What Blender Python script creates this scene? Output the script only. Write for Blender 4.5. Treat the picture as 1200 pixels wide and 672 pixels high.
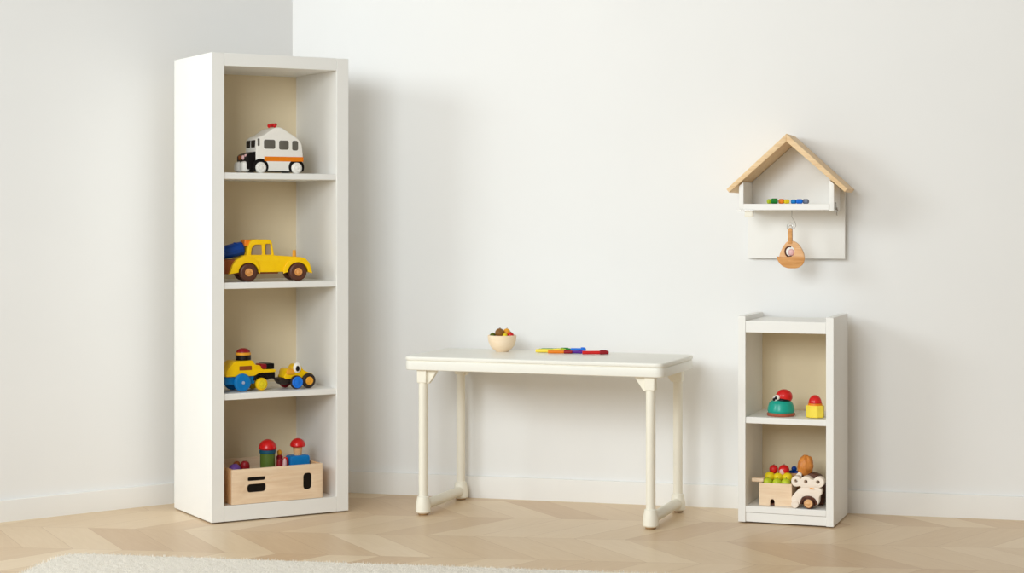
import bpy, bmesh, math, random
from mathutils import Vector, Matrix
for _o in list(bpy.data.objects): bpy.data.objects.remove(_o)
S = bpy.context.scene
C = S.collection
R = math.radians
random.seed(7)

# ------------------------------------------------------------------ camera, light, exposure
cam_d = bpy.data.cameras.new('camera'); cam = bpy.data.objects.new('camera', cam_d); C.objects.link(cam)
cam.location = (0, 0, 0.958); cam.rotation_euler = (R(90), 0, 0)
cam_d.sensor_width = 36; cam_d.lens = 36 * 2100 / 1200; cam_d.shift_y = -82 / 1200
cam_d.clip_start = 0.05; cam_d.clip_end = 60
S.camera = cam
S.view_settings.view_transform = 'Standard'; S.view_settings.look = 'None'
S.view_settings.gamma = 1; S.view_settings.use_curve_mapping = False
S.view_settings.exposure = 0.05

W = bpy.data.worlds.new('world'); S.world = W; W.use_nodes = True
wn_, wl_ = W.node_tree.nodes, W.node_tree.links
# the bright rest of the room: softly brighter behind the camera than to the right
tc_ = wn_.new('ShaderNodeTexCoord'); dt_ = wn_.new('ShaderNodeVectorMath'); dt_.operation = 'DOT_PRODUCT'
dt_.inputs[1].default_value = Vector((-0.62, -0.72, 0.25)).normalized()
mr_ = wn_.new('ShaderNodeMapRange'); mr_.interpolation_type = 'SMOOTHSTEP'
mr_.inputs[1].default_value = -0.45; mr_.inputs[2].default_value = 1.0; mr_.inputs[3].default_value = 0.0; mr_.inputs[4].default_value = 0.62
wl_.new(tc_.outputs['Generated'], dt_.inputs[0]); wl_.new(dt_.outputs['Value'], mr_.inputs[0])
bg_ = wn_['Background']; bg_.inputs[0].default_value = (1.0, 0.94, 0.83, 1); wl_.new(mr_.outputs[0], bg_.inputs[1])

def area_light(name, loc, at, sx, sy, energy, col):
    ld = bpy.data.lights.new(name, 'AREA'); lo = bpy.data.objects.new(name, ld); C.objects.link(lo)
    ld.shape = 'RECTANGLE'; ld.size = sx; ld.size_y = sy; ld.energy = energy; ld.color = col
    lo.location = loc; lo.rotation_euler = (Vector(at)-lo.location).to_track_quat('-Z', 'Y').to_euler()
area_light('side_window_light', (-4.5, 3.05, 2.3), (0.3, 5.9, 0.75), 1.9, 1.3, 84, (0.87, 0.955, 1.0))
area_light('front_fill_light', (-1.5, 1.3, 2.0), (-0.8, 5.9, 0.9), 1.7, 1.5, 97, (0.88, 0.955, 1.0))  # added fill lamp out of view, not an actual window

# ------------------------------------------------------------------ materials
def lin(c): return tuple(((v/255)/12.92 if v/255 <= 0.04045 else ((v/255+0.055)/1.055)**2.4) for v in c)
def base_mat(name, rough=0.5, spec=0.5):
    m = bpy.data.materials.new(name); m.use_nodes = True
    p = m.node_tree.nodes['Principled BSDF']
    p.inputs['Roughness'].default_value = rough; p.inputs['Specular IOR Level'].default_value = spec
    return m, m.node_tree, p
def paint(name, rgb, rough=0.45, spec=0.3, var=0.04, scale=30, bump=0.0, coat=0.0):
    m, nt, p = base_mat(name, rough, spec)
    N, L = nt.nodes, nt.links
    tc = N.new('ShaderNodeTexCoord'); nz = N.new('ShaderNodeTexNoise'); nz.inputs['Scale'].default_value = scale
    nz.inputs['Detail'].default_value = 4
    L.new(tc.outputs['Object'], nz.inputs['Vector'])
    cr = N.new('ShaderNodeValToRGB'); c = lin(rgb)
    cr.color_ramp.elements[0].position = 0.3; cr.color_ramp.elements[1].position = 0.7
    cr.color_ramp.elements[0].color = (*[v*(1-var) for v in c], 1); cr.color_ramp.elements[1].color = (*[min(1, v*(1+var)) for v in c], 1)
    L.new(nz.outputs['Fac'], cr.inputs[0]); L.new(cr.outputs[0], p.inputs['Base Color'])
    p.inputs['Coat Weight'].default_value = coat; p.inputs['Coat Roughness'].default_value = 0.15
    if bump:
        b = N.new('ShaderNodeBump'); b.inputs['Strength'].default_value = bump; b.inputs['Distance'].default_value = 0.002
        L.new(nz.outputs['Fac'], b.inputs['Height']); L.new(b.outputs[0], p.inputs['Normal'])
    return m
def wood(name, a, b, axis=0, scale=18, stretch=12, rough=0.5):
    m, nt, p = base_mat(name, rough, 0.35)
    N, L = nt.nodes, nt.links
    tc = N.new('ShaderNodeTexCoord'); mp = N.new('ShaderNodeMapping')
    sc = [stretch]*3; sc[axis] = 1; mp.inputs['Scale'].default_value = sc
    nz = N.new('ShaderNodeTexNoise'); nz.inputs['Scale'].default_value = scale; nz.inputs['Detail'].default_value = 6
    nz.inputs['Distortion'].default_value = 0.6
    cr = N.new('ShaderNodeValToRGB'); cr.color_ramp.elements[0].position = 0.32; cr.color_ramp.elements[1].position = 0.68
    cr.color_ramp.elements[0].color = (*lin(a), 1); cr.color_ramp.elements[1].color = (*lin(b), 1)
    L.new(tc.outputs['Object'], mp.inputs[0]); L.new(mp.outputs[0], nz.inputs['Vector'])
    L.new(nz.outputs['Fac'], cr.inputs[0]); L.new(cr.outputs[0], p.inputs['Base Color'])
    bp = N.new('ShaderNodeBump'); bp.inputs['Strength'].default_value = 0.08; bp.inputs['Distance'].default_value = 0.001
    L.new(nz.outputs['Fac'], bp.inputs['Height']); L.new(bp.outputs[0], p.inputs['Normal'])
    return m

M = {}
M['wall'] = paint('wall_paint', (241, 241, 240), 0.85, 0.2, 0.008, 3, 0.02)
M['base'] = paint('baseboard_paint', (241, 239, 235), 0.5, 0.4, 0.008, 8)
M['white'] = paint('white_lacquer', (243, 242, 238), 0.4, 0.4, 0.008, 10)
M['inner'] = paint('warm_shade_white', (234, 216, 182), 0.5, 0.3, 0.01, 10)  # white back panels, tinted deeper to imitate the warm shade inside
M['cream'] = paint('cream_paint', (243, 238, 223), 0.4, 0.4, 0.012, 20, 0.02)
M['creamtop'] = paint('cream_top', (240, 238, 229), 0.35, 0.45, 0.01, 15, 0.02)
M['offwhite'] = paint('toy_white', (246, 242, 234), 0.4, 0.45, 0.015, 60)
M['black'] = paint('toy_black', (15, 10, 10), 0.35, 0.28, 0.1, 60)
M['window'] = paint('toy_window_grey', (104, 100, 92), 0.3, 0.28, 0.05, 60)
M['orange'] = paint('toy_orange', (238, 130, 22), 0.4, 0.28, 0.05, 60)
M['red'] = paint('toy_red', (214, 28, 28), 0.3, 0.28, 0.06, 60, 0, 0.3)
M['darkred'] = paint('toy_dark_red', (150, 24, 34), 0.35, 0.28, 0.08, 60)
M['yellow'] = paint('toy_yellow', (255, 204, 0), 0.35, 0.28, 0.04, 60, 0, 0.2)
M['paleyellow'] = paint('toy_pale_yellow', (252, 226, 82), 0.4, 0.28, 0.04, 60)
M['blue'] = paint('toy_blue', (6, 62, 146), 0.35, 0.28, 0.06, 60)
M['skyblue'] = paint('toy_sky_blue', (12, 124, 196), 0.35, 0.28, 0.06, 60)
M['brightblue'] = paint('toy_bright_blue', (30, 120, 228), 0.35, 0.28, 0.06, 60)
M['teal'] = paint('toy_teal', (20, 165, 145), 0.35, 0.28, 0.05, 60, 0, 0.2)
M['tealblue'] = paint('toy_teal_blue', (22, 84, 110), 0.4, 0.28, 0.06, 60)
M['green'] = paint('toy_green', (92, 116, 46), 0.4, 0.28, 0.06, 60)
M['leaf'] = paint('toy_leaf_green', (26, 128, 48), 0.4, 0.28, 0.06, 60)
M['limegreen'] = paint('apple_green', (190, 206, 46), 0.35, 0.28, 0.1, 80)
M['fruityellow'] = paint('fruit_yellow', (238, 214, 34), 0.35, 0.28, 0.08, 80)
M['fruitorange'] = paint('fruit_orange', (240, 168, 48), 0.4, 0.28, 0.1, 80)
M['fruitbrown'] = paint('fruit_brown', (140, 96, 44), 0.45, 0.28, 0.2, 60)
M['olive'] = paint('fruit_olive', (92, 104, 30), 0.45, 0.28, 0.15, 60)
M['purple'] = paint('toy_purple', (110, 70, 150), 0.4, 0.28, 0.08, 60)
M['violet'] = paint('marker_violet', (92, 40, 150), 0.4, 0.28, 0.06, 60)
M['pink'] = paint('toy_pink', (236, 190, 190), 0.4, 0.28, 0.06, 60)
M['grey'] = paint('toy_grey', (120, 130, 150), 0.4, 0.28, 0.06, 60)
M['tyre'] = paint('brown_tyre', (88, 48, 30), 0.5, 0.4, 0.15, 60)
M['darktyre'] = paint('dark_tyre', (46, 34, 28), 0.5, 0.4, 0.15, 60)
M['rust'] = paint('brown_chassis', (150, 76, 26), 0.5, 0.4, 0.12, 60)
M['lwood'] = wood('birch_wood', (236, 206, 172), (246, 221, 190), 0, 12, 10)
M['lwoodz'] = wood('birch_wood_upright', (216, 178, 128), (238, 204, 158), 2, 12, 10)
M['roofwood'] = wood('pine_roof', (226, 190, 142), (244, 214, 170), 0, 14, 12)
M['honey'] = wood('honey_wood', (206, 142, 78), (226, 168, 104), 0, 18, 10)
M['honeylight'] = wood('pale_honey_wood', (224, 168, 112), (240, 192, 142), 0, 18, 10)
M['hub'] = wood('hub_wood', (206, 134, 62), (232, 166, 96), 0, 40, 4)
M['bowlwood'] = wood('bowl_wood', (246, 220, 186), (252, 230, 200), 0, 10, 8)
M['palewood'] = wood('pale_maple', (247, 232, 216), (252, 240, 226), 0, 14, 8)
M['cone'] = wood('orange_brown_wood', (196, 114, 42), (230, 150, 72), 2, 50, 2, 0.4)
M['darkwood'] = wood('dark_brown_wood', (70, 34, 18), (104, 56, 30), 0, 20, 6)
M['base_brown'] = paint('red_brown_base', (172, 92, 68), 0.45, 0.3, 0.1, 60)
M['glass'] = paint('warm_grey_pane', (158, 140, 116), 0.3, 0.4, 0.03, 30)
M['axlecap'] = paint('pale_axle_cap', (176, 190, 214), 0.4, 0.3, 0.05, 60)
M['glide'] = paint('brown_glide', (168, 134, 92), 0.6, 0.3, 0.1, 60)
def metal(name, rgb, rough):
    m, nt, p = base_mat(name, rough, 0.5); p.inputs['Metallic'].default_value = 1.0
    N, L = nt.nodes, nt.links
    nz = N.new('ShaderNodeTexNoise'); nz.inputs['Scale'].default_value = 40
    mx = N.new('ShaderNodeMapRange'); mx.inputs[3].default_value = rough*0.8; mx.inputs[4].default_value = rough*1.2
    L.new(nz.outputs['Fac'], mx.inputs[0]); L.new(mx.outputs[0], p.inputs['Roughness'])
    p.inputs['Base Color'].default_value = (*lin(rgb), 1)
    return m
M['metal'] = metal('steel', (186, 182, 176), 0.3)

def floor_mat():
    m, nt, p = base_mat('oak_chevron_parquet', 0.36, 0.4)
    N, L = nt.nodes, nt.links
    def math_n(op, a, b=None, c=None):
        n = N.new('ShaderNodeMath'); n.operation = op
        for i, v in enumerate((a, b, c)):
            if v is None: continue
            if isinstance(v, (int, float)): n.inputs[i].default_value = v
            else: L.new(v, n.inputs[i])
        return n.outputs[0]
    tc = N.new('ShaderNodeTexCoord'); mp = N.new('ShaderNodeMapping'); mp.inputs['Rotation'].default_value = (0, 0, R(7))
    mp.inputs['Location'].default_value = (0.05, 0.13, 0)
    L.new(tc.outputs['Object'], mp.inputs[0])
    sp = N.new('ShaderNodeSeparateXYZ'); L.new(mp.outputs[0], sp.inputs[0])
    u, v = sp.outputs[0], sp.outputs[1]
    Wc, PW = 0.34, 0.15
    col = math_n('FLOOR', math_n('DIVIDE', v, Wc))
    par = math_n('MODULO', math_n('ADD', col, 100), 2)                # 0 / 1
    sgn = math_n('SUBTRACT', math_n('MULTIPLY', par, 2), 1)           # -1 / 1
    fv = math_n('SUBTRACT', v, math_n('MULTIPLY', col, Wc))           # 0..Wc
    cent = math_n('SUBTRACT', fv, Wc/2)
    q = math_n('ADD', u, math_n('MULTIPLY', math_n('MULTIPLY', cent, sgn), 0.68))
    pi = math_n('FLOOR', math_n('DIVIDE', q, PW))
    cb = N.new('ShaderNodeCombineXYZ'); L.new(pi, cb.inputs[0]); L.new(col, cb.inputs[1])
    wn = N.new('ShaderNodeTexWhiteNoise'); wn.noise_dimensions = '3D'; L.new(cb.outputs[0], wn.inputs['Vector'])
    # grain runs along the plank
    along = math_n('SUBTRACT', u, math_n('MULTIPLY', math_n('MULTIPLY', cent, sgn), 1.47))
    gv = N.new('ShaderNodeCombineXYZ')
    L.new(math_n('MULTIPLY', along, 1.6), gv.inputs[0]); L.new(math_n('MULTIPLY', q, 22), gv.inputs[1])
    L.new(math_n('MULTIPLY', wn.outputs['Value'], 40), gv.inputs[2])
    nz = N.new('ShaderNodeTexNoise'); nz.inputs['Scale'].default_value = 3.0; nz.inputs['Detail'].default_value = 7; nz.inputs['Distortion'].default_value = 0.8
    L.new(gv.outputs[0], nz.inputs['Vector'])
    cr = N.new('ShaderNodeValToRGB')
    e = cr.color_ramp.elements
    e[0].position = 0.0; e[0].color = (*lin((201, 167, 130)), 1)
    e[1].position = 1.0; e[1].color = (*lin((236, 215, 184)), 1)
    e2 = e.new(0.5); e2.color = (*lin((220, 194, 159)), 1)
    mix = math_n('ADD', math_n('MULTIPLY', wn.outputs['Value'], 0.62), math_n('MULTIPLY', nz.outputs['Fac'], 0.36))
    L.new(mix, cr.inputs[0])
    # joints
    fq = math_n('SUBTRACT', math_n('DIVIDE', q, PW), pi)
    eq = math_n('MULTIPLY', math_n('MINIMUM', fq, math_n('SUBTRACT', 1, fq)), PW)
    ev = math_n('MINIMUM', fv, math_n('SUBTRACT', Wc, fv))
    edge = math_n('LESS_THAN', math_n('MINIMUM', eq, ev), 0.0012)
    mx = N.new('ShaderNodeMix'); mx.data_type = 'RGBA'
    L.new(math_n('MULTIPLY', edge, 0.45), mx.inputs['Factor']); L.new(cr.outputs[0], mx.inputs['A'])
    mx.inputs['B'].default_value = (*lin((170, 128, 90)), 1)
    L.new(mx.outputs['Result'], p.inputs['Base Color'])
    bp = N.new('ShaderNodeBump'); bp.inputs['Strength'].default_value = 0.06; bp.inputs['Distance'].default_value = 0.001
    L.new(nz.outputs['Fac'], bp.inputs['Height']); L.new(bp.outputs[0], p.inputs['Normal'])
    return m
M['floor'] = floor_mat()
M['rug'] = paint('ivory_rug_pile', (232, 225, 213), 0.95, 0.1, 0.06, 160, 0.6)

# ------------------------------------------------------------------ mesh helpers
def link(name, bm, mat, parent=None, smooth=True, loc=(0, 0, 0), rot=(0, 0, 0), ang=20):
    me = bpy.data.meshes.new(name)
    if isinstance(bm, bmesh.types.BMesh):
        bmesh.ops.recalc_face_normals(bm, faces=bm.faces)
        bm.to_mesh(me); bm.free()
    else: me = bm
    if smooth:
        me.shade_smooth(); me.set_sharp_from_angle(angle=R(ang))
    me.materials.clear(); me.materials.append(M[mat])
    o = bpy.data.objects.new(name, me); C.objects.link(o)
    o.location = loc; o.rotation_euler = rot
    if parent: o.parent = parent
    return o
def new(): return bmesh.new()
def join(bm, tmp):
    me = bpy.data.meshes.new('t'); tmp.to_mesh(me); tmp.free(); bm.from_mesh(me); bpy.data.meshes.remove(me)
def box(bm, x0, x1, y0, y1, z0, z1, bev=0.0, seg=2, mat4=None):
    t = new(); bmesh.ops.create_cube(t, size=1)
    for v in t.verts: v.co = Vector((x0+(v.co.x+.5)*(x1-x0), y0+(v.co.y+.5)*(y1-y0), z0+(v.co.z+.5)*(z1-z0)))
    if bev: bmesh.ops.bevel(t, geom=list(t.edges), offset=bev, segments=seg, profile=0.5, affect='EDGES')
    if mat4: t.transform(mat4)
    join(bm, t); return bm
def lathe(bm, prof, seg=32, mat4=None):
    """prof: (radius, height) list; revolved about local z"""
    t = new(); rings = []
    for r, z in prof:
        if r < 1e-6: rings.append([t.verts.new((0, 0, z))])
        else: rings.append([t.verts.new((r*math.cos(2*math.pi*i/seg), r*math.sin(2*math.pi*i/seg), z)) for i in range(seg)])
    for a, b in zip(rings, rings[1:]):
        for i in range(seg):
            j = (i+1) % seg
            if len(a) == 1 and len(b) > 1: t.faces.new((a[0], b[i], b[j]))
            elif len(b) == 1 and len(a) > 1: t.faces.new((a[i], a[j], b[0]))
            elif len(a) > 1: t.faces.new((a[i], a[j], b[j], b[i]))
    if mat4: t.transform(mat4)
    join(bm, t); return bm
def T(x, y, z): return Matrix.Translation((x, y, z))
RX, RY, RZ = (lambda a: Matrix.Rotation(R(a), 4, 'X')), (lambda a: Matrix.Rotation(R(a), 4, 'Y')), (lambda a: Matrix.Rotation(R(a), 4, 'Z'))
def aim(p, q):
    p, q = Vector(p), Vector(q); d = q-p
    return Matrix.Translation(p) @ d.to_track_quat('Z', 'Y').to_matrix().to_4x4(), d.length
def rod(bm, p, q, r, r2=None, bev=0.0, seg=24):
    m, l = aim(p, q); r2 = r if r2 is None else r2; b = min(bev, l*.45, r*.9, r2*.9)
    prof = [(0, 0)]
    if b: prof += [(r-b, 0), (r-b*.3, b*.3), (r, b), (r2, l-b), (r2-b*.3, l-b*.3), (r2-b, l)]
    else: prof += [(r, 0), (r2, l)]
    prof.append((0, l)); return lathe(bm, prof, seg, m)
def ball(bm, c, rx, ry=None, rz=None, seg=24, mat4=None):
    ry = rx if ry is None else ry; rz = rx if rz is None else rz
    t = new(); bmesh.ops.create_uvsphere(t, u_segments=seg, v_segments=seg//2, radius=1)
    m = T(*c) @ (mat4 or Matrix()) @ Matrix.Diagonal((rx, ry, rz, 1)); t.transform(m); join(bm, t); return bm
def dome(bm, c, r, h, seg=28, under=0.0):
    prof = [(0, -under), (r*.9, -under), (r, 0)] if under else [(0, 0), (r, 0)]
    for i in range(1, 9):
        a = math.pi/2*i/8; prof.append((r*math.cos(a), h*math.sin(a)))
    prof[-1] = (0, h); return lathe(bm, prof, seg, T(*c))
def tube(bm, pts, r, seg=10, closed=False):
    t = new(); P = [Vector(p) for p in pts]; n = len(P); rings = []; up = Vector((0, 0, 1)); prev = None
    for i, p in enumerate(P):
        d = (P[(i+1) % n]-P[i-1]) if closed else (P[min(i+1, n-1)]-P[max(i-1, 0)])
        d.normalize()
        if prev is None: a = d.orthogonal().normalized()
        else: a = (prev-d*prev.dot(d)).normalized()
        prev = a; b = d.cross(a)
        rings.append([t.verts.new(p+a*r*math.cos(2*math.pi*k/seg)+b*r*math.sin(2*math.pi*k/seg)) for k in range(seg)])
    m = n if closed else n-1
    for i in range(m):
        A, B_ = rings[i], rings[(i+1) % n]
        for k in range(seg): t.faces.new((A[k], A[(k+1) % seg], B_[(k+1) % seg], B_[k]))
    if not closed: t.faces.new(rings[0]); t.faces.new(rings[-1])
    join(bm, t); return bm
def rnd(pts, r, n=5):
    """round the corners of a closed outline; r a number or one per point"""
    out = []; k = len(pts)
    for i in range(k):
        p = Vector(pts[i]); a = Vector(pts[i-1])-p; b = Vector(pts[(i+1) % k])-p
        ri = r[i] if isinstance(r, (list, tuple)) else r
        d = min(ri, a.length*.48, b.length*.48)
        if d < 1e-5: out.append(tuple(p)); continue
        s, e = p+a.normalized()*d, p+b.normalized()*d
        for j in range(n+1):
            t = j/n; out.append(tuple(s*(1-t)**2+p*2*t*(1-t)+e*t*t))
    return out
def circ(cx, cy, rx, ry=None, n=28): 
    ry = rx if ry is None else ry
    return [(cx+rx*math.cos(2*math.pi*i/n), cy+ry*math.sin(2*math.pi*i/n)) for i in range(n)]
def prism(loops, y0, y1, bev=0.0, plane='XZ'):
    """solid from a filled outline (first loop) with holes (others); outline in x,z ; thickness along y"""
    cu = bpy.data.curves.new('t', 'CURVE'); cu.dimensions = '2D'; cu.fill_mode = 'BOTH'
    if not isinstance(loops[0][0], (list, tuple)): loops = [loops]
    for lp in loops:
        s = cu.splines.new('POLY'); s.points.add(len(lp)-1); s.use_cyclic_u = True
        for pt, (x, y) in zip(s.points, lp): pt.co = (x, y, 0, 1)
    h = abs(y1-y0)/2; cu.extrude = h-bev; cu.bevel_depth = bev; cu.bevel_resolution = 2; cu.offset = -bev
    ob = bpy.data.objects.new('t', cu); C.objects.link(ob)
    me = bpy.data.meshes.new_from_object(ob.evaluated_get(bpy.context.evaluated_depsgraph_get()))
    bpy.data.objects.remove(ob); bpy.data.curves.remove(cu)
    if plane == 'XZ': me.transform(T(0, (y0+y1)/2, 0) @ RX(90))
    else: me.transform(T(0, 0, (y0+y1)/2))
    bm = new(); bm.from_mesh(me); bpy.data.meshes.remove(me)
    bmesh.ops.remove_doubles(bm, verts=bm.verts, dist=1e-6)
    return bm
def add(bm, other): join(bm, other); return bm

def tag(o, label, cat, group=None):
    o['label'] = label; o['category'] = cat
    if group: o['group'] = group
    return o
def thing(name, label, cat, loc, rz=0, group=None):
    o = bpy.data.objects.new(name, None); C.objects.link(o); o.empty_display_size = 0.05
    o.location = loc; o.rotation_euler = (0, 0, R(rz)); tag(o, label, cat, group); return o
def struct(o): o['kind'] = 'structure'; return o
def part(o, label): o['label'] = label; return o

class Frame:
    """a local frame of a piece of furniture: origin at its front left foot, x to the right along its front, y to its back"""
    def __init__(s, x, y, a): s.x, s.y, s.a = x, y, a; s.c, s.s = math.cos(R(a)), math.sin(R(a))
    def __call__(s, u, v, z=0): return (s.x+u*s.c-v*s.s, s.y+u*s.s+v*s.c, z)
BC = Frame(-0.934, 5.573, 30.5)      # tall bookcase
CB = Frame(0.707, 5.604, -20)        # small cabinet
TB = Frame(-0.285, 5.755, -20)       # table
HS = Frame(0.7735, 5.868, -17)       # house shelf

# ------------------------------------------------------------------ setting
CORNER = Vector((-0.769, 6.28)); DR = Vector((1, -0.2616)).normalized(); DL = Vector((-1, -0.79)).normalized()
RE = CORNER+DR*3.6; LE = CORNER+DL*2.3
fl = new(); vs = [fl.verts.new((x, y, 0)) for x, y in ((LE.x, LE.y), (-4.9, 2.6), (-3.2, -0.8), (3.6, -0.8), (RE.x, RE.y), (CORNER.x, CORNER.y))]
f_ = fl.faces.new(vs); r_ = bmesh.ops.extrude_face_region(fl, geom=[f_]); bmesh.ops.translate(fl, verts=[g for g in r_['geom'] if isinstance(g, bmesh.types.BMVert)], vec=(0, 0, -0.05))
struct(link('floor', fl, 'floor', smooth=False))
def wall(name, P, d, L, nrm, mat, z0, z1, t, bev=0):
    bm = new(); q = [P, P+d*L, P+d*L+nrm*t, P+nrm*t]
    lo_ = [bm.verts.new((p.x, p.y, z0)) for p in q]; hi = [bm.verts.new((p.x, p.y, z1)) for p in q]
    bm.faces.new(lo_); bm.faces.new(hi)
    for i in range(4): bm.faces.new((lo_[i], lo_[(i+1) % 4], hi[(i+1) % 4], hi[i]))
    if bev:
        ed = [e for e in bm.edges if all(abs(v.co.z-z1) < 1e-6 for v in e.verts)]
        bmesh.ops.bevel(bm, geom=ed, offset=bev, segments=3, profile=.5, affect='EDGES')
    return struct(link(name, bm, mat))
NR = Vector((-DR.y, DR.x)); NL = Vector((DL.y, -DL.x))    # outward (away from the room)
if NR.y < 0: NR = -NR
if NL.y < 0: NL = -NL
wall('wall_right', CORNER, DR, 3.6, NR, 'wall', 0, 2.7, 0.10)
wall('wall_left', CORNER, DL, 2.3, NL, 'wall', 0, 2.7, 0.10)
wall('baseboard_right', CORNER, DR, 3.6, -NR, 'base', 0, 0.074, 0.012, 0.003)
wall('baseboard_left', CORNER, DL, 2.3, -NL, 'base', 0, 0.068, 0.012, 0.003)

# rug
def make_rug():
    rs = random.Random(3); bm = new(); n, k = 150, 90; Wr, Hr = 2.1, 1.35
    rad = 0.07; g = {}
    for i in range(n+1):
        for j in range(k+1):
            x, y = Wr*i/n, -Hr*j/k
            dx, dy = max(rad-x, 0, x-(Wr-rad)), max(rad+y, 0, -y-(Hr-rad))
            if dx > 0 and dy > 0:
                m = max(dx, dy); l = math.hypot(dx, dy); s = m/l
                cx = rad if x < Wr/2 else Wr-rad; cy = -rad if y > -Hr/2 else -(Hr-rad)
                x, y = cx+(x-cx)*s, cy+(y-cy)*s
            e = min(i, n-i, j, k-j)
            z = 0.003+(0.010 if e > 0 else 0.0)+rs.uniform(-.001, .001)
            g[i, j] = bm.verts.new((x+rs.uniform(-.003, .003), y+rs.uniform(-.003, .003), z))
    for i in range(n):
        for j in range(k): bm.faces.new((g[i, j], g[i+1, j], g[i+1, j+1], g[i, j+1]))
    be = [e for e in bm.edges if e.is_boundary]
    r = bmesh.ops.extrude_edge_only(bm, edges=be)
    for v in r['geom']:
        if isinstance(v, bmesh.types.BMVert): v.co.z = 0.0005
    # short pile tufts standing out of the surface
    for q in range(36000):
        x, y = rs.uniform(-.003, Wr+.003), -rs.uniform(-.003, 0.62)
        if (x < rad and y > -rad and math.hypot(rad-x, rad+y) > rad+.003): continue
        a = rs.uniform(0, 6.283); w = .0014; dx, dy = rs.uniform(-.003, .003), rs.uniform(-.003, .003)
        a1 = bm.verts.new((x-w*math.cos(a), y-w*math.sin(a), .006)); a2 = bm.verts.new((x+w*math.cos(a), y+w*math.sin(a), .006))
        a3 = bm.verts.new((x+dx, y+dy, rs.uniform(.0145, .0180))); bm.faces.new((a1, a2, a3))
    o = link('rug', bm, 'rug', smooth=False, loc=(-1.262, 5.045, 0), rot=(0, 0, R(-10)))
    tag(o, 'ivory short pile rug lying on the parquet in the foreground', 'rug')
make_rug()

# ------------------------------------------------------------------ tall bookcase
bw, bd, bh, pt = 0.469, 0.337, 1.470, 0.042
SH = [0.0525, 0.403, 0.7510, 1.096]          # shelf surfaces
bk = thing('bookcase', 'tall narrow white open bookcase of four compartments holding toy vehicles', 'bookcase', BC(0, 0), BC.a)
for x in (0, bw-pt): link('side_panel', box(new(), x, x+pt, 0, bd, 0.004, bh, .0015), 'white', bk)
link('top_panel', box(new(), pt, bw-pt, 0.0004, bd, 1.430, bh, .0015), 'white', bk)
link('bottom_panel', box(new(), pt, bw-pt, 0.0004, bd, 0.004, SH[0], .0015), 'white', bk)
link('back_panel', box(new(), pt, bw-pt, bd-.012, bd-.002, SH[0], 1.430), 'inner', bk)
for z in SH[1:]: link('shelf', box(new(), pt, bw-pt, .005, bd-.012, z-.020, z, .002), 'white', bk)

# ------------------------------------------------------------------ table
tw, td, tz = 0.756, 0.345, 0.510
tb = thing('table', 'low cream table with rounded corners and tubular leg frames, by the wall', 'table', TB(0, 0), TB.a)
def rrect(x0, x1, y0, y1, r): return rnd([(x0, y0), (x1, y0), (x1, y1), (x0, y1)], r, 8)
ox0, ox1, oy0, oy1 = -.058, tw+.049, -.030, td+.010
link('tabletop', prism(rrect(ox0, ox1, oy0, oy1, .03), tz-.013, tz, .004, 'XY'), 'creamtop', tb)
link('apron_band', prism(rrect(ox0+.001, ox1-.001, oy0+.001, oy1-.001, .03), tz-.044, tz-.0145, .004, 'XY'), 'creamtop', tb)
link('core_board', prism(rrect(ox0+.004, ox1-.004, oy0+.004, oy1-.004, .028), tz-.03, tz-.005, .001, 'XY'), 'cream', tb)
zb = tz-.044
for x in (0, tw):
    sx = 1 if x == 0 else -1
    for y in (0, td-.018):
        l = link('leg', rod(new(), (x, y, .04), (x, y, zb+.004), .0148, .0148), 'cream', tb)
        ft = lathe(new(), [(0, .006), (.020, .006), (.0245, .010), (.0245, .030), (.0215, .046), (.0195, .058), (.0155, .061), (.0148, .061)], 28, T(x, y, 0))
        fo = link('foot_cap', ft, 'cream', l)
        link('glide', rod(new(), (x, y, .0005), (x, y, .009), .0165, .018, .002), 'glide', l)
        br = box(new(), x-.0165, x+.0165, y-.0165, y+.0165, zb-.042, zb+.003, .004)
        add(br, prism(rnd([(x, zb+.002), (x+sx*.052, zb+.002), (x+sx*.046, zb-.008), (x+sx*.022, zb-.044), (x, zb-.046)], .006), y-.006, y+.012, .002))
        link('bracket', br, 'cream', l)
    link('floor_bar', rod(new(), (x, .010, .030), (x, td-.028, .030), .0165, .0165), 'cream', tb)

# ------------------------------------------------------------------ small cabinet
cw, cd = 0.2985, 0.262
cbn = thing('cabinet', 'small white open two-compartment cabinet standing on the floor below the house shelf', 'cabinet', CB(0, 0), CB.a)
cp = 0.0235
for x in (0, cw-cp): link('side_panel', box(new(), x, x+cp, 0, cd, .0035, .647, .0015), 'white', cbn)
link('top_panel', box(new(), cp, cw-cp, .004, cd-.004, .612, .632, .002), 'white', cbn)
link('front_rail', box(new(), cp, cw-cp, .001, .016, .596, .6325, .002), 'white', cbn)
link('back_panel', box(new(), cp, cw-cp, cd-.012, cd-.004, .0535, .612), 'inner', cbn)
link('shelf', box(new(), cp, cw-cp, .003, cd-.012, .312, .332, .002), 'white', cbn)
link('bottom_panel', box(new(), cp, cw-cp, .001, cd-.004, .034, .0535, .0015), 'white', cbn)
link('kick_board', box(new(), cp, cw-cp, .004, .018, .0045, .033, .0015), 'white', cbn)

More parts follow.
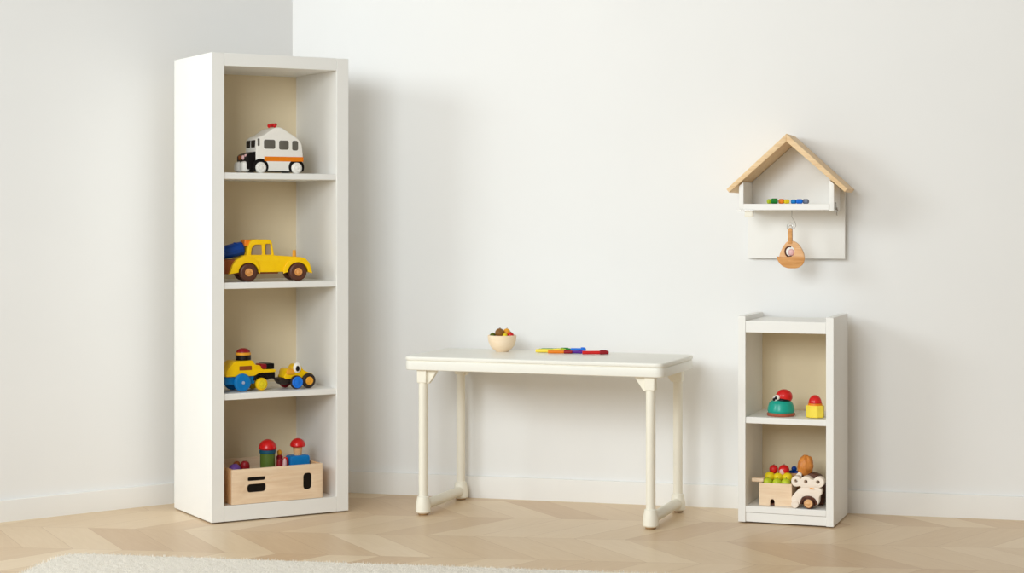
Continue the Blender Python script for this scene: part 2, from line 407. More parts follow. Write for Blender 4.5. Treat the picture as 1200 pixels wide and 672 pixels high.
# ------------------------------------------------------------------ house shelf on the wall
hz = 0.822
hs = thing('house_shelf', 'white house-shaped wall shelf with pale wood pitched roof above the small cabinet', 'shelf', HS(0, 0, hz), HS.a)
ax, az, ex, slope = .1535, 1.219-hz, .190, .916
tv = .0245                                    # vertical thickness of the roof boards
def roof_in(x): return az-tv-abs(x-ax)*slope
link('back_board', prism([(0, 0), (.315, 0), (.315, roof_in(.315)), (ax, roof_in(ax)), (0, roof_in(0))], -.012, 0, .0015), 'white', hs)
for s in (-1, 1):
    p = [(ax, az), (ax+s*ex, az-ex*slope), (ax+s*(ex-.008), az-ex*slope-.0105), (ax, az-tv)]
    link('roof_board', prism(p, -.198, -.0005, .0012), 'roofwood', hs)
zs0, zs1 = .978-hz, .9985-hz
for x0, x1 in ((.0015, .016), (.286, .3005)):
    w = prism([(x0, zs0-.002), (x1, zs0-.002), (x1, roof_in(x1)-.0005), (x0, roof_in(x0)-.0005)], -.185, -.012, .001)
    o = link('side_wall', w, 'white', hs)
link('shelf_board', box(new(), .016, .286, -.187, -.012, zs0, zs1, .002), 'white', hs)
link('cleat', box(new(), .018, .044, -.178, -.160, zs0-.021, zs0, .002), 'cream', hs)
link('rail_wire', tube(new(), [(-.002, -.192, zs0+.0005), (.02, -.1915, zs0+.0005), (.05, -.1905, zs0+.0003)], .0013), 'metal', hs)
bmk = tube(new(), [(.303, -.165, zs1+.004), (.303, -.165, zs0+.002), (.303, -.15, zs0-.004), (.303, -.13, zs0-.002)], .0022)
tube(bmk, [(.303, -.125+.011*math.cos(a), zs0-.004+.012*math.sin(a)) for a in [i*.45 for i in range(12)]], .0018)
link('hook_bracket', bmk, 'metal', hs)

# wire ring hanging on the shelf and the wooden toy hanging on the wire
hx, hy = .1625, -.140
hk = thing('wire_hook', 'thin pear-shaped wire hook hanging under the house shelf', 'hook', HS(hx, hy, .978), HS.a)
pts = [(0, 0, 0), (0, 0, -.020), (.003, 0, -.026), (.011, 0, -.040), (.013, 0, -.049), (.009, 0, -.057), (.002, 0, -.058)]
link('hook_wire', tube(new(), pts, .0011), 'metal', hk)
link('split_ring', tube(new(), [(-.006+.009*math.cos(i*math.pi/10), .003*math.sin(i*math.pi/10), -.052+.013*math.sin(i*math.pi/10)) for i in range(20)], .0010, 8, True), 'metal', hk)
hp = thing('hanging_toy', 'rounded wooden ornament with a keyhole cut-out hanging from the wire hook', 'ornament', HS(hx-.002, hy, .978-.185), HS.a)
out = rnd([(-.012, .088), (.010, .088), (.026, .076), (.038, .056), (.044, .034), (.038, .016), (.018, .004), (-.018, .004), (-.036, .016), (-.038, .040), (-.028, .066)], .016)
hole = [(-.003+.0165*math.cos(a), .053+.018*math.sin(a)) for a in [R(65+i*12) for i in range(22)]] + [(.006+.009*math.cos(a), .046+.010*math.sin(a)) for a in [R(-40-i*22) for i in range(2)]] + [(-.001, .047), (-.004, .058)]
hole = circ(-.004, .054, .0155, .0175, 26)
link('disc_body', prism([out, hole], -.007, .007, .002), 'honeylight', hp)
link('hole_shade_arc', tube(new(), [(-.004+.0140*math.cos(R(t)), -.0066, .054+.0160*math.sin(R(t))) for t in range(70, 300, 12)], .0026), 'darkwood', hp)  # dark arc painted in for the shadow inside the hole
link('inner_bead', ball(new(), (.000, 0, .051), .010, .006, .0115), 'pink', hp)
cres = rnd([(-.047, .039), (-.020, .036), (.012, .040), (.0455, .037), (.041, .014), (.022, .001), (-.014, .001), (-.036, .014)], [.007, .015, .015, .006, .016, .018, .018, .016])
link('lower_crescent', prism(cres, -.0115, -.0072, .0015), 'honey', hp)
st = prism(rnd([(-.009, .078), (.004, .078), (.004, .126), (-.002, .130), (-.009, .126)], .003), -.0085, .006, .0015)
part(link('stem', st, 'honey', hp), 'flat wooden stem')
link('eyelet', tube(new(), [(-.002+.005*math.cos(i*math.pi/8), -.001, .131+.006*math.sin(i*math.pi/8)) for i in range(16)], .0009, 8, True), 'metal', hp)

def bead(x, y, mat, r, l, label, rz):
    t = rod(new(), (-l/2, 0, r), (l/2, 0, r), r, r, r*.5)
    o = link('wooden_bead', t, mat, None, loc=HS(x, y, .9987), rot=(0, 0, R(HS.a+rz)))
    tag(o, label, 'bead', 'wooden beads in a row on the house shelf')
    return o
bead(.094, -.150, 'limegreen', .0075, .018, 'lime green bead at the left end of the house shelf row', 30)
bead(.110, -.158, 'leaf', .0085, .022, 'dark green bead between the lime and the orange ones on the house shelf', 12)
bead(.131, -.150, 'orange', .0078, .018, 'orange-brown bead right of the dark green one on the house shelf', -15)
bead(.149, -.158, 'fruityellow', .0070, .017, 'yellow bead beside the orange one on the house shelf', 20)
bead(.170, -.152, 'skyblue', .0068, .017, 'pale blue bead right of the yellow one on the house shelf', -10)
bead(.189, -.158, 'brightblue', .0074, .020, 'bright blue bead between pale blue and grey ones on the house shelf', 15)
bead(.208, -.150, 'grey', .0076, .019, 'grey-blue bead at the right end of the house shelf row', -20)

# ------------------------------------------------------------------ toys in the tall bookcase
def wheel(name, parent, x, z, r, y0, y1, tyre, hub, hr=.55, extra=None):
    o = link(name, rod(new(), (x, y1, z), (x, y0, z), r, r, r*.22, 28), tyre, parent)
    hb = lathe(new(), [(0, -.001), (r*hr, -.001), (r*hr, .0015), (r*hr*.85, .003), (r*hr*.55, .002), (r*hr*.3, .0035), (0, .004)], 24, T(x, y0-.0002, z) @ RX(90))
    link('hub', hb, hub, o)
    return o
# -- ambulance
aw = .100
am = thing('toy_ambulance', 'white wooden toy ambulance with orange stripe on the top bookcase shelf', 'toy ambulance', BC(.2135, .050, SH[3]+.0005), BC.a-2)
kx, kz = .000348, .000326
def A(zx, zy): return ((zx-440)*kx, (592-zy)*kz)
def Al(*p): return [A(*q) for q in p]
body = prism(rnd(Al((312, 570), (312, 385), (318, 262), (345, 232), (385, 222), (490, 142), (560, 136), (620, 180), (700, 228), (758, 285), (772, 400), (772, 570)), [.004, .002, .006, .008, .01, .012, .012, .02, .012, .012, .006, .006]), 0, aw, .004)
link('van_body', body, 'offwhite', am)
for a, b in (((388, 262), (498, 352)), ((536, 268), (630, 358)), ((664, 268), (722, 364))):
    x0, z1 = A(*a); x1, z0 = A(*b)
    w = prism(rrect(x0, x1, z0, z1, .007), -.0012, .004, .0008); link('side_window', w, 'window', am)
x0, z1 = A(326, 252); x1, z0 = A(346, 326)
link('cab_window', prism(rrect(x0, x1, z0, z1, .004), -.0012, .004, .0008), 'window', am)
fx = A(312, 0)[0]
for y0, y1 in ((.012, .046), (.056, .090)):
    link('windscreen', box(new(), fx-.0012, fx+.006, y0, y1, A(0, 340)[1], A(0, 266)[1], .003), 'black', am)
x0, z1 = A(392, 428); x1, z0 = A(774, 474)
s_ = box(new(), x0, x1, -.0010, .004, z0, z1, .0006); add(s_, box(new(), x1-.004, x1+.0008, .0, aw, z0, z1, .0006)); link('stripe', s_, 'orange', am)
link('chassis', box(new(), A(310, 0)[0], A(768, 0)[0], .006, aw-.006, .006, .016, .001), 'black', am)
hl = A(226, 0)[0]
hood = prism(rnd([(hl, .012), (fx+.002, .012), (fx+.002, .070), (hl+.008, .062), (hl, .056)], .004), .004, aw-.004, .003)
link('hood', hood, 'black', am)
for y in (.006, .060):
    o = link('fender', box(new(), hl-.012, hl+.014, y, y+.036, .004, .038, .010, 3), 'offwhite', am)
for y in (.034, .066):
    link('headlamp', rod(new(), (hl+.001, y, .050), (hl-.005, y, .050), .008, .007, .002), 'rust' if y > .05 else 'pink', am)
link('nose_plate', box(new(), hl-.0015, hl+.004, .010, .024, .052, .060, .002), 'pink', am)
for x in (A(356, 0)[0], A(706, 0)[0]):
    zc = .0178
    arch = prism([(x+.0265*math.cos(R(t)), .0200+.0265*math.sin(R(t))) for t in range(-30, 211, 10)], -.0008, .004, .0006); link('wheel_arch', arch, 'black', am)
    wheel('wheel', am, x, zc, .0178, -.007, .012, 'offwhite', 'offwhite', .7)
    wheel('wheel', am, x, zc, .0178, aw-.012, aw+.007, 'offwhite', 'offwhite', .7)
sx_, sz_ = A(520, 128)
si = rod(new(), (sx_-.016, .042, sz_+.001), (sx_+.004, .046, sz_+.007), .006, .005, .002); rod(si, (sx_-.002, .05, sz_+.003), (sx_+.018, .056, sz_+.008), .0055, .005, .002); ball(si, (sx_+.006, .040, sz_+.003), .006)
link('siren', si, 'red', am)

# -- yellow mixer truck
tr = thing('toy_truck', 'yellow wooden toy truck with blue mixer drum on the second bookcase shelf', 'toy truck', BC(.298, .0175, SH[2]+.0005), BC.a-9)
qx, qz = 1/(9.6*357), 1/(9.6*365)
def B(zx, zy): return ((zx-900)*qx, (583-zy)*qz)
def Bl(*p): return [B(*q) for q in p]
tdp = .082
arch1 = [B(350+110*math.cos(a), 480+108*math.sin(a)*-1) for a in [R(180-i*15) for i in range(13)]]
arch2 = [B(900+112*math.cos(a), 480+108*math.sin(a)*-1) for a in [R(180-i*15) for i in range(13)]]
lower = Bl((140, 500)) + [B(175, 400), B(215, 340), B(300, 292), B(420, 284), B(640, 292), B(930, 312), B(985, 330), B(1030, 380), B(1062, 490), B(1062, 498)] + list(reversed([p for p in arch2])) + list(reversed(arch1)) + []
link('truck_body', prism(lower, 0, tdp, .0025), 'yellow', tr)
cab = rnd(Bl((330, 300), (345, 200), (375, 130), (430, 112), (590, 116), (612, 140), (640, 300)), .006)
w1 = rnd(Bl((380, 285), (390, 210), (425, 172), (500, 172), (508, 285)), .004); w2 = rnd(Bl((540, 285), (540, 165), (600, 165), (612, 285)), .004)
link('cab', prism([cab, w1, w2], 0.002, tdp-.002, .002), 'yellow', tr)
for w_ in (w1, w2): link('side_window', prism(w_, .010, .014, 0), 'glass', tr)
link('fender', prism(Bl((735, 497), (748, 430), (785, 365), (850, 325), (930, 312), (985, 330), (1030, 380), (1062, 490), (1062, 497)) + list(reversed(arch2)), -.004, .002, .0012), 'yellow', tr)
link('fender', prism(Bl((140, 499), (175, 400), (215, 340), (300, 300), (390, 312), (450, 360), (475, 430), (478, 497)) + list(reversed(arch1)), -.004, .002, .0012), 'yellow', tr)
part(link('cab_back', box(new(), B(316, 0)[0], B(388, 0)[0], .012, tdp-.012, B(0, 190)[1], B(0, 118)[1], .003), 'orange', tr), 'orange block behind the cab roof')
link('chassis', box(new(), B(84, 0)[0], B(700, 0)[0], .016, tdp-.016, B(0, 500)[1], B(0, 335)[1], .004), 'rust', tr)
mt, ln = aim((B(322, 0)[0], tdp/2, B(0, 212)[1]), (B(84, 0)[0], tdp/2, B(0, 268)[1]))
dr = lathe(new(), [(0, 0), (.0195, .0), (.0215, .003), (.0225, .03), (.0205, ln-.004), (.0185, ln), (0, ln)], 12, mt)
rod(dr, (B(230, 0)[0], tdp/2-.004, B(0, 165)[1]), (B(230, 0)[0], tdp/2-.004, B(0, 148)[1]), .006, .005, .001)
link('mixer_drum', dr, 'blue', tr)
for zx in (350, 900):
    x = B(zx, 0)[0]
    for y0, y1 in ((-.008, .013), (tdp+.008, tdp-.013)): wheel('wheel', tr, x, .0295, .0290, y0, y1, 'tyre', 'hub', .44) if y0 < 0 else link('wheel', rod(new(), (x, y1, .0295), (x, y0, .0295), .029, .029, .005), 'tyre', tr)
    link('axle', rod(new(), (x, .010, .0295), (x, tdp-.010, .0295), .004), 'hub', tr)
link('lamp_peg', rod(new(), (B(878, 0)[0], .02, B(0, 312)[1]), (B(878, 0)[0], .02, B(0, 236)[1]), .0062, .0055, .0015), 'fruitorange', tr)

# -- yellow locomotive-like car with blue wheels
la = thing('toy_tractor', 'yellow toy car with big blue wheels and red-capped cabin on the third bookcase shelf', 'toy car', BC(.119, .046, SH[1]+.0005), BC.a+3)
cx_, cz_ = 1/(8.96*342), 1/(8.96*365)
def D(zx, zy): return ((zx-235)*cx_, (532-zy)*cz_)
def Dl(*p): return [D(*q) for q in p]
ld_ = .07
link('car_body', prism(rnd(Dl((66, 376), (70, 318), (130, 250), (170, 215), (350, 212), (380, 262), (432, 268), (452, 312), (600, 318), (600, 348), (420, 352), (370, 378)), .006), 0, ld_, .003), 'yellow', la)
part(link('side_panel_inset', prism(rrect(D(208, 0)[0], D(338, 0)[0], D(0, 312)[1], D(0, 268)[1], .002), -.0012, .003, .0005), 'rust', la), 'brown rectangular side panel')
link('under_frame', box(new(), D(70, 0)[0], D(385, 0)[0], .008, ld_-.008, D(0, 460)[1], D(0, 376)[1], .004), 'skyblue', la)
part(link('nose_block', box(new(), D(440, 0)[0], D(600, 0)[0], .006, ld_-.006, D(0, 418)[1], D(0, 347)[1], .003), 'black', la), 'black front block')
part(link('hood_block', box(new(), D(500, 0)[0], D(592, 0)[0], .006, ld_-.01, D(0, 314)[1], D(0, 256)[1], .003), 'black', la), 'black block on the hood')
part(link('hood_cap', box(new(), D(446, 0)[0], D(508, 0)[0], .004, ld_-.02, D(0, 314)[1], D(0, 258)[1], .004), 'darkred', la), 'dark red block on the hood')
xc = D(262, 0)[0]+.0095
cabm = lathe(new(), [(0, 0), (.0235, 0), (.0245, .002), (.0245, .0165), (0, .0165)], 28, T(xc, .030, D(0, 214)[1]))
part(link('cabin_band', cabm, 'black', la), 'black cabin ring')
link('cabin_collar', lathe(new(), [(0, 0), (.0245, 0), (.0245, .006), (.022, .0085), (0, .0085)], 28, T(xc, .030, D(0, 160)[1])), 'fruitorange', la)
link('cabin_cap', dome(new(), (xc, .030, D(0, 136)[1]), .0225, .0145), 'darkred', la)
wheel('wheel', la, 0, .0288, .0288, -.010, .006, 'skyblue', 'axlecap', .17)
link('wheel', rod(new(), (0, ld_-.006, .0288), (0, ld_+.010, .0288), .0288, .0288, .005), 'skyblue', la)
xw = D(443, 0)[0]
link('wheel_guard', prism([D(443+78*math.cos(a), 425-78*math.sin(a)) for a in [R(i*12) for i in range(16)]] + [D(443+58*math.cos(a), 425-58*math.sin(a)) for a in [R(180-i*12) for i in range(16)]], .0, ld_, .001), 'black', la)
for y0, y1 in ((-.006, .010), (ld_-.010, ld_+.006)):
    if y0 < 0: wheel('wheel', la, xw, .0205, .0203, y0, y1, 'yellow', 'fruityellow', .7)
    else: link('wheel', rod(new(), (xw, y0, .0205), (xw, y1, .0205), .0203, .0203, .004), 'yellow', la)

# -- little buggy with an eye
bg = thing('toy_buggy', 'small yellow toy buggy with one white eye on the third bookcase shelf', 'toy car', BC(.312, .042, SH[1]+.0005), BC.a+2)
def E(zx, zy): return ((zx-820)*cx_, (504-zy)*cz_)
def El(*p): return [E(*q) for q in p]
gd = .062
link('buggy_body', prism(rnd(El((665, 378), (690, 345), (700, 300), (735, 286), (780, 300), (800, 250), (850, 245), (880, 310), (940, 340), (985, 352), (990, 400), (690, 400)), .008), .006, gd-.006, .003), 'yellow', bg)
part(link('seat_block', prism(rnd(El((690, 350), (700, 300), (738, 285), (785, 310), (780, 352)), .007), .001, gd-.001, .003), 'fruitorange', bg), 'orange rear hump')
ey = ball(new(), (E(820, 0)[0]-.004, .003, E(0, 283)[1]), .0140, .007, .0175)
e_ = link('eye', ey, 'offwhite', bg); link('pupil', ball(new(), (E(816, 0)[0]-.004, -.0034, E(0, 290)[1]), .0066, .0025, .0092), 'black', e_)
link('tail_block', prism(rnd(El((615, 388), (745, 378), (735, 430), (690, 462), (660, 455), (625, 410)), .003), .008, gd-.008, .002), 'darktyre', bg)
link('axle_block', box(new(), E(700, 0)[0], E(960, 0)[0], .012, gd-.012, E(0, 450)[1], E(0, 390)[1], .003), 'black', bg)
wheel('wheel', bg, E(820, 0)[0]-.0085, .0217, .0215, -.009, .008, 'darktyre', 'brightblue', .86)
wheel('wheel', bg, E(946, 0)[0]-.0045, .0242, .0240, -.003, .012, 'darktyre', 'fruitorange', .55)
for zx in (700, 946): link('wheel', rod(new(), (E(zx+60, 0)[0], gd-.008, .0175), (E(zx+60, 0)[0], gd+.008, .0175), .0175, .0175, .003), 'darkred', bg)

# -- wooden crate with toys
ck = thing('wooden_crate', 'pale birch crate with dark hand slots on the bottom shelf of the bookcase', 'crate', BC(.0685, .004, SH[0]+.0008), BC.a)
kw, kd, kh, kt = .310, .265, .110, .009
def slot(zx0, zy0, zx1, zy1, r):   # pixels of the crate front
    x0, x1 = (zx0-130)/750*kw, (zx1-130)/750*kw
    return x0, x1, r
h1 = rrect(.0535, .114, .071, .083, .005); h2 = rrect(.052, .116, .035, .061, .011); h3 = rrect(.243, .274, .030, .083, .014)
link('front_board', prism([[(0, 0), (kw, 0), (kw, kh), (0, kh)], h1, h2, h3], 0, kt, .001), 'lwood', ck)
link('back_board', box(new(), 0, kw, kd-kt, kd, 0, kh, .0012), 'lwood', ck)
for x in (0, kw-kt): link('side_board', box(new(), x, x+kt, kt, kd-kt, 0, kh, .0012), 'honeylight', ck)
link('base_board', box(new(), kt, kw-kt, kt, kd-kt, .002, .009), 'lwood', ck)
part(link('slot_shade_sheet', box(new(), .03, .29, kt+.0006, kt+.0030, .02, .092), 'black', ck), 'added black sheet standing in for shade inside the hand slots')  # black sheet added behind the slots as the shade inside the crate
CR = Frame(*BC(.0685, .004)[:2], BC.a); cz0 = SH[0]+.0008+.0092
# green bottle figure
g = thing('toy_figure', 'green peg figure with dark teal collar and red cap, standing in the crate', 'toy figure', CR(.156, .086, cz0), BC.a)
link('peg_body', lathe(new(), [(0, 0), (.0225, 0), (.024, .002), (.024, .132), (.023, .134), (0, .134)]), 'green', g)
link('collar', lathe(new(), [(0, .1335), (.0255, .1335), (.0265, .136), (.0265, .144), (.024, .1465), (0, .1465)]), 'tealblue', g)
link('red_cap', dome(new(), (0, 0, .1500), .0290, .0290, under=.0038), 'red', g)
# red mushroom on blue base
g = thing('toy_mushroom', 'red-capped wooden mushroom on a blue block, standing in the crate', 'toy mushroom', CR(.261, .086, cz0), BC.a)
bl = box(new(), -.035, .035, -.024, .024, .0, .1215, .008, 3)
link('blue_block', bl, 'skyblue', g)
link('wood_stem', lathe(new(), [(0, .121), (.0125, .121), (.0140, .132), (.0160, .151), (0, .151)]), 'honeylight', g)
link('red_cap', dome(new(), (0, 0, .1520), .0250, .0240, under=.0036), 'red', g)
# small loose pieces
def blob(name, label, cat, u, v, top, mat, kind='ball', r=.016):
    z = max(top-.004, r+.001)
    g = thing(name, label, cat, CR(u, v, cz0), BC.a, 'loose pegs in the crate')
    if kind == 'ball':
        link('lower_cup', lathe(new(), [(0, 0), (r*.9, 0), (r, .003), (r, top-r*1.3), (r*.8, top-r*1.0), (0, top-r*1.0)]), 'darkred', g)
        link('round_top', ball(new(), (0, 0, top-r), r), mat, g)
    elif kind == 'peg':
        link('peg', lathe(new(), [(0, 0), (r*.8, 0), (r, .004), (r, top-.012), (r*.8, top-.004), (r*.4, top), (0, top)]), mat, g)
    return g
blob('toy_peg', 'purple round-topped peg at the left end of the crate', 'toy peg', .034, .062, .111, 'purple', 'ball', .020)
blob('toy_peg', 'dark red peg right of the purple one in the crate', 'toy peg', .078, .085, .114, 'darkred', 'peg', .015)
blob('toy_peg', 'brown peg between the purple peg and the dark red one in the crate', 'toy peg', .060, .110, .112, 'rust', 'peg', .012)
blob('toy_peg', 'crimson peg right of the green figure in the crate', 'toy peg', .1905, .070, .116, 'darkred', 'peg', .0095)
blob('toy_peg', 'pink peg between two crimson pegs in the crate', 'toy peg', .2035, .058, .117, 'pink', 'peg', .0065)
blob('toy_peg', 'crimson peg left of the blue block in the crate', 'toy peg', .2150, .078, .118, 'red', 'peg', .0100)
gg = thing('toy_figure', 'tiny gold-topped peg figure behind the pink peg in the crate', 'toy figure', CR(.206, .106, cz0), BC.a)
link('peg_body', lathe(new(), [(0, 0), (.010, 0), (.010, .118), (.006, .123), (0, .123)]), 'darkred', gg); link('gold_top', ball(new(), (0, 0, .130), .008, .008, .010), 'fruitorange', gg)

# ------------------------------------------------------------------ things on the table
bx, by = TB(.1730, .262)[:2]
bo = tag(link('bowl', lathe(new(), [(0, 0), (.021, 0), (.0225, .0025), (.0320, .009), (.0405, .020), (.0455, .033), (.0475, .046), (.0478, .053), (.0465, .0545), (.0450, .053), (.0440, .044), (.039, .030), (.030, .017), (.018, .009), (0, .008)], 40), 'bowlwood', None, loc=(bx, by, tz+.0005)), 'pale wooden bowl of small fruit standing on the table', 'bowl')
def fruit(name, label, cat, dx, dy, z, r, mat, stem=None, sq=(1, 1, 1)):
    g = thing(name, label, cat, (bx+dx, by+dy, tz+z-r*sq[2]), 0, 'small fruit in the bowl')
    link('flesh', ball(new(), (0, 0, r*sq[2]), r*sq[0], r*sq[1], r*sq[2]), mat, g)
    if stem: link('stem', rod(new(), (0, 0, r*sq[2]*1.9), (.002, 0, r*sq[2]*2.15), .0016, .0012), stem, g)
fruit('toy_olive', 'dark olive-green fruit at the left rim of the bowl', 'toy fruit', -.031, -.006, .054, .0095, 'olive')
fruit('toy_nut', 'large brown fruit heaped highest in the bowl', 'toy fruit', -.008, -.008, .0625, .0155, 'fruitbrown', 'darkwood')
fruit('toy_orange', 'orange fruit heaped right of the brown one in the bowl', 'toy fruit', .015, .004, .0640, .0125, 'fruitorange', 'olive')
fruit('toy_lemon', 'small yellow fruit in front of the orange one in the bowl', 'toy fruit', .0095, -.020, .0535, .0085, 'fruityellow')
fruit('toy_cherry', 'red fruit at the right rim of the bowl', 'toy fruit', .028, -.010, .0545, .0110, 'red', 'darkwood')
fruit('toy_berry', 'dark red fruit behind the bright red one in the bowl', 'toy fruit', .025, .016, .0555, .0100, 'darkred')

def marker(u, v, l, rz, mat, label, capmat=None, r=.0062):
    g = thing('marker', label, 'marker', TB(u, v, tz+.0003), TB.a+rz, 'markers on the table')
    link('barrel', rod(new(), (-l/2, 0, r), (l*.16, 0, r), r*.88, r*.88, .0015, 18), mat, g)
    c = rod(new(), (l*.15, 0, r), (l/2, 0, r), r, r*.92, .0022, 18); box(c, l*.17, l*.42, -.0016, .0016, r*1.75, r*2.2, .0005)
    link('cap', c, capmat or mat, g)
    return g
marker(.345, .312, .098, 14, 'leaf', 'green marker lying furthest back on the table')
marker(.340, .288, .090, 10, 'limegreen', 'lime marker lying between the green and yellow ones')
marker(.336, .264, .088, 8, 'paleyellow', 'yellow marker lying in front of the lime one')
marker(.383, .240, .080, 14, 'orange', 'orange marker with a red cap touching the yellow one', 'darkred', .0056)
marker(.430, .288, .050, 12, 'brightblue', 'short thick blue marker right of the yellow one', None, .0085)
marker(.436, .258, .040, 16, 'violet', 'violet marker stub lying in front of the blue one', None, .0056)
marker(.504, .240, .086, 24, 'red', 'red marker lying furthest right on the table', 'darkred', .0066)

# ------------------------------------------------------------------ toys in the small cabinet
zc1, zc0 = .332, .0535
t = thing('toy_turtle', 'teal dome toy animal with a red ball and googly eyes on the upper cabinet shelf', 'toy animal', CB(.121, .072, zc1+.0004), CB.a)
link('base_disc', lathe(new(), [(0, 0), (.042, 0), (.044, .003), (.044, .008), (.042, .010), (0, .010)], 36), 'base_brown', t)
link('teal_shell', lathe(new(), [(0, .010), (.0405, .010), (.0425, .016), (.0415, .026), (.037, .039), (.031, .046), (.020, .050), (0, .051)], 36), 'teal', t)
hd = ball(new(), (.010, 0, .060), .0265, .0240, .0235)
link('red_ball', hd, 'red', t)
link('snout_band', ball(new(), (.006, -.002, .050), .0262, .0245, .010), 'black', t)
for x, y, z in ((-.014, -.016, .054), (-.0075, -.0185, .0585)):
    e_ = link('eye', ball(new(), (x, y-.004, z), .0085, .006, .0085), 'offwhite', t)
    link('pupil', ball(new(), (x-.003, y-.0092, z-.001), .0045, .002, .005), 'black', e_)
t = thing('toy_stacker', 'pale yellow stacking toy with orange ring and red cap on the upper cabinet shelf', 'stacking toy', CB(.2315, .055, zc1+.0004), CB.a)
yb = lathe(new(), [(0, 0), (.0275, 0), (.0290, .002), (.0290, .034), (.0275, .037), (0, .037)], 8, RZ(22.5)); yb.transform(T(0, 0, .0014)); bmesh.ops.bevel(yb, geom=[e for e in yb.edges if len(e.link_faces) == 2 and e.calc_face_angle() > .5], offset=.0012, segments=2, affect='EDGES')
link('yellow_base', yb, 'paleyellow', t)
link('orange_ring', lathe(new(), [(0, .0365), (.0215, .0365), (.0225, .039), (.0215, .0445), (0, .0445)], 32), 'orange', t)
link('red_cap', dome(new(), (0, 0, .0450), .0205, .0250), 'red', t)

wb = thing('wooden_box', 'small open birch box with arched mouse hole on the bottom cabinet shelf', 'box', CB(.0600, .030, zc0+.0005), CB.a)
xw_, xd, xh, xt = .103, .085, .070, .006
px = .042
archo = [(0, 0), (px-.007, 0)] + [(px+.007*math.cos(a), .013+.008*math.sin(a)) for a in [R(180-i*15) for i in range(13)]] + [(px+.007, 0), (xw_, 0), (xw_, xh), (0, xh)]
link('front_board', prism(archo, 0, xt, .0008), 'lwood', wb)
link('back_board', box(new(), 0, xw_, xd-xt, xd, 0, xh, .0008), 'lwood', wb)
for x in (0, xw_-xt): link('side_board', box(new(), x, x+xt, xt, xd-xt, 0, xh, .0008), 'lwood', wb)
link('base_board', box(new(), xt, xw_-xt, xt, xd-xt, .001, .006), 'darkwood', wb)
link('handle_tab', box(new(), -.0265, .012, .010, .036, xh+.0002, xh+.0125, .003), 'lwood', wb)
WB = Frame(*CB(.0600, .030)[:2], CB.a)
def ap(name, u, v, ztop, r, mat, label, leaf='darkwood', sq=1.0):
    g = thing(name, label, 'toy fruit', WB(u, v, zc0+.0005+ztop-2*r*sq), CB.a, 'toy fruit heaped in the wooden box')
    pr = [(0, .12*r)]
    for i in range(1, 16):
        a = math.pi*i/16; rr = r*math.sin(a)*(1.0+.05*math.cos(a)*-1); pr.append((rr, sq*(r-r*math.cos(a)) - (0 if 1 < i < 14 else 0)))
    pr.append((0, 2*r*sq-.15*r))
    link('fruit_body', lathe(new(), pr, 24), mat, g)
    link('stem', rod(new(), (0, 0, 2*r*sq-.3*r), (.001, 0, 2*r*sq+.18*r), .0013, .001), leaf, g)
    return g
ap('toy_apple', .0225, .025, .0835, .0155, 'limegreen', 'green toy apple at the left front of the wooden box')
ap('toy_apple', .0520, .025, .0830, .0145, 'limegreen', 'green toy apple in the middle front of the wooden box')
ap('toy_apple', .0800, .024, .0840, .0150, 'limegreen', 'green toy apple at the right front of the wooden box')
ap('toy_lemon', .0225, .056, .0985, .0165, 'fruityellow', 'yellow toy fruit behind the left green apple in the box')
ap('toy_lemon', .0500, .054, .0970, .0155, 'fruityellow', 'yellow toy fruit behind the middle green apple in the box')
ap('toy_lemon', .0790, .054, .0980, .0165, 'fruityellow', 'yellow toy fruit behind the right green apple in the box')
ap('toy_radish', .0320, .069, .1185, .0140, 'red', 'red toy fruit, the left one on top of the fruit heap')
g = ap('toy_radish', .0650, .068, .1205, .0175, 'red', 'larger red toy fruit with a pale patch on top of the heap')
part(link('pale_patch', ball(new(), (-.003, -.0105, .0150), .0095, .0080, .0115), 'pink', g), 'pale pink front patch')
# cup of berries behind the box
cu = tag(link('wooden_cup', lathe(new(), [(0, 0), (.012, 0), (.015, .003), (.0180, .092), (.0168, .092), (.0160, .083), (0, .083)], 28), 'honeylight', None, loc=CB(.1500, .137, zc0+.0004)), 'small wooden cup of blue berries behind the wooden box', 'cup')
BR = Frame(*CB(.1500, .137)[:2], CB.a)
for i, (u, v, z, r) in enumerate(((-.0085, -.0040, .0920, .0083), (.0082, -.0045, .0920, .0083), (.000, .0095, .0920, .0083), (.000, -.001, .1045, .0088))):
    bmb = ball(new(), (0, 0, 0), r); 
    o = tag(link('toy_blueberry', bmb, 'blue', None, loc=BR(u, v, zc0+z)), ['dark blue berry at the left of the wooden cup', 'dark blue berry at the right front of the wooden cup', 'dark blue berry at the back of the wooden cup', 'dark blue berry on top of the other berries in the wooden cup'][i], 'berry', 'blue berries in the wooden cup')
# orange brown carved toy on dark block
cn = thing('carved_toy', 'orange-brown rounded wooden toy on a dark block behind the white ringed car', 'carved toy', CB(.200, .110, zc0+.0004), CB.a)
part(link('dark_block', prism(rnd([(-.022, 0), (.052, 0), (.052, .070), (.036, .094), (.010, .100), (-.022, .086)], .008), -.02, .024, .003), 'darkwood', cn), 'dark brown base block')
body = new(); bmesh.ops.create_icosphere(body, subdivisions=4, radius=1)
rs = random.Random(5)
for v in body.verts:
    p = v.co.copy(); k = 1+.022*math.sin(9*p.x+4*p.z)+.022*math.sin(11*p.z-3*p.y)+.03*math.sin(15*p.x*p.z+5*p.y)
    v.co = Vector((p.x*.0250*k, p.y*.021*k, p.z*.036*k))
body.transform(T(-.008, -.008, .119) @ RY(8))
link('rounded_body', body, 'cone', cn)
part(link('pale_foot', prism(rnd([(-.034, .068), (-.018, .068), (-.014, .098), (-.024, .104), (-.036, .090)], .005), -.034, -.022, .002), 'palewood', cn), 'pale wooden sliver')
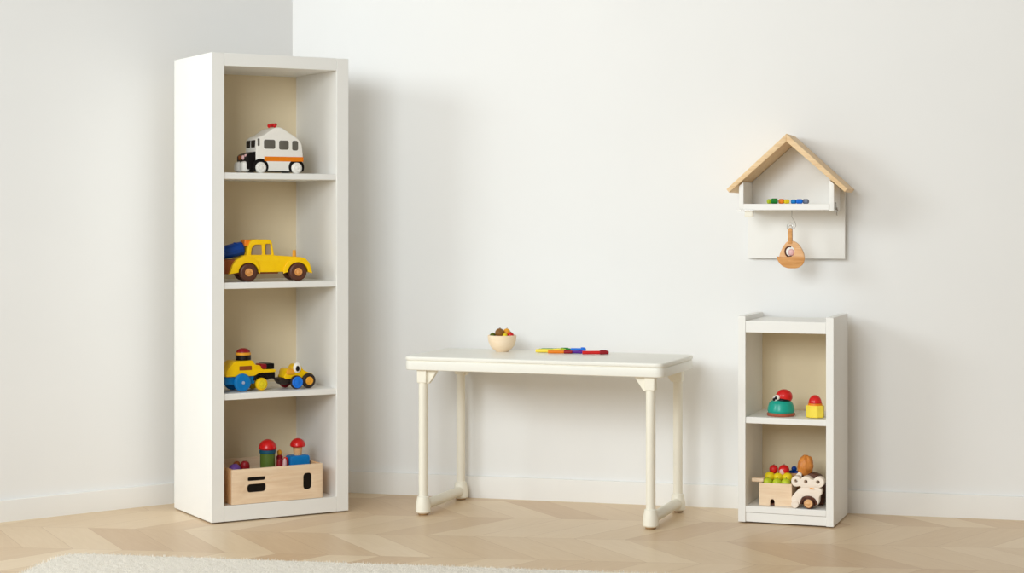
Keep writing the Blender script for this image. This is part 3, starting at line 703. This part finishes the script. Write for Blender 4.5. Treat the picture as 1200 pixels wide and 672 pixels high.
# cream ringed car
vc = thing('toy_car', 'cream wooden toy car topped with three rings on the bottom cabinet shelf', 'toy car', CB(.2205, .025, zc0+.0004), CB.a)
vx, vz = 1/(8.4*372), 1/(8.4*375)
def V(zx, zy): return ((zx-670)*vx, (604-zy)*vz)
rings = [(545, 338, 46, 47), (636, 340, 48, 48), (762, 342, 52, 50)]
vd = .030
o1 = [V(*p) for p in ((585, 400), (548, 440), (520, 470), (498, 505), (500, 545), (525, 568), (560, 572), (582, 560), (590, 520), (608, 492), (640, 480), (690, 480), (722, 500), (738, 530), (742, 575), (765, 540), (768, 480), (792, 455), (795, 415), (770, 395), (700, 385), (640, 388))]
link('car_body', prism(rnd(o1, .004, 3), -vd/2, vd/2, .002), 'palewood', vc)
# the scalloped top: three lobes with a hole in each
lobes = []
def lobe(cx, cy, rx, ry, a0, a1, n=12): return [V(cx+rx*math.cos(R(a0+(a1-a0)*i/n)), cy-ry*math.sin(R(a0+(a1-a0)*i/n))) for i in range(n+1)]
topo = lobe(545, 342, 47, 52, 285, 25) + lobe(640, 340, 56, 50, 152, 28) + lobe(762, 342, 54, 52, 155, -95) + [V(728, 388), V(700, 398), V(640, 400), V(600, 398), V(580, 386)]
holes = [circ(*V(545, 338), .0052, .0052, 16), circ(*V(640, 342), .0052, .0056, 16), circ(*V(757, 340), .0056, .0054, 16)]
link('ringed_top', prism([topo]+holes, -vd/2-.0015, vd/2+.0015, .0018), 'palewood', vc)
link('slot_mark', box(new(), V(678, 0)[0], V(722, 0)[0], -vd/2-.0035, -vd/2+.002, V(0, 410)[1], V(0, 400)[1], .0008), 'fruitorange', vc)
for y0, y1, nm in ((-vd/2-.006, -vd/2+.010, 1), (vd/2+.006, vd/2-.010, 0)):
    if nm: wheel('wheel', vc, V(668, 0)[0], .0172, .0170, y0, y1, 'tyre', 'honeylight', .78)
    else: link('wheel', rod(new(), (V(668, 0)[0], y1, .0172), (V(668, 0)[0], y0, .0172), .0170, .0170, .003), 'tyre', vc)
link('wheel_arch', prism([V(668+84*math.cos(a), 560-84*math.sin(a)) for a in [R(i*12) for i in range(16)]] + [V(668+62*math.cos(a), 560-62*math.sin(a)) for a in [R(180-i*12) for i in range(16)]], -vd/2-.002, vd/2+.002, .0008), 'darkwood', vc)
link('nose_peg', rod(new(), (V(535, 0)[0], -vd/2-.004, .012), (V(535, 0)[0], vd/2, .012), .0118, .0118, .002), 'palewood', vc)
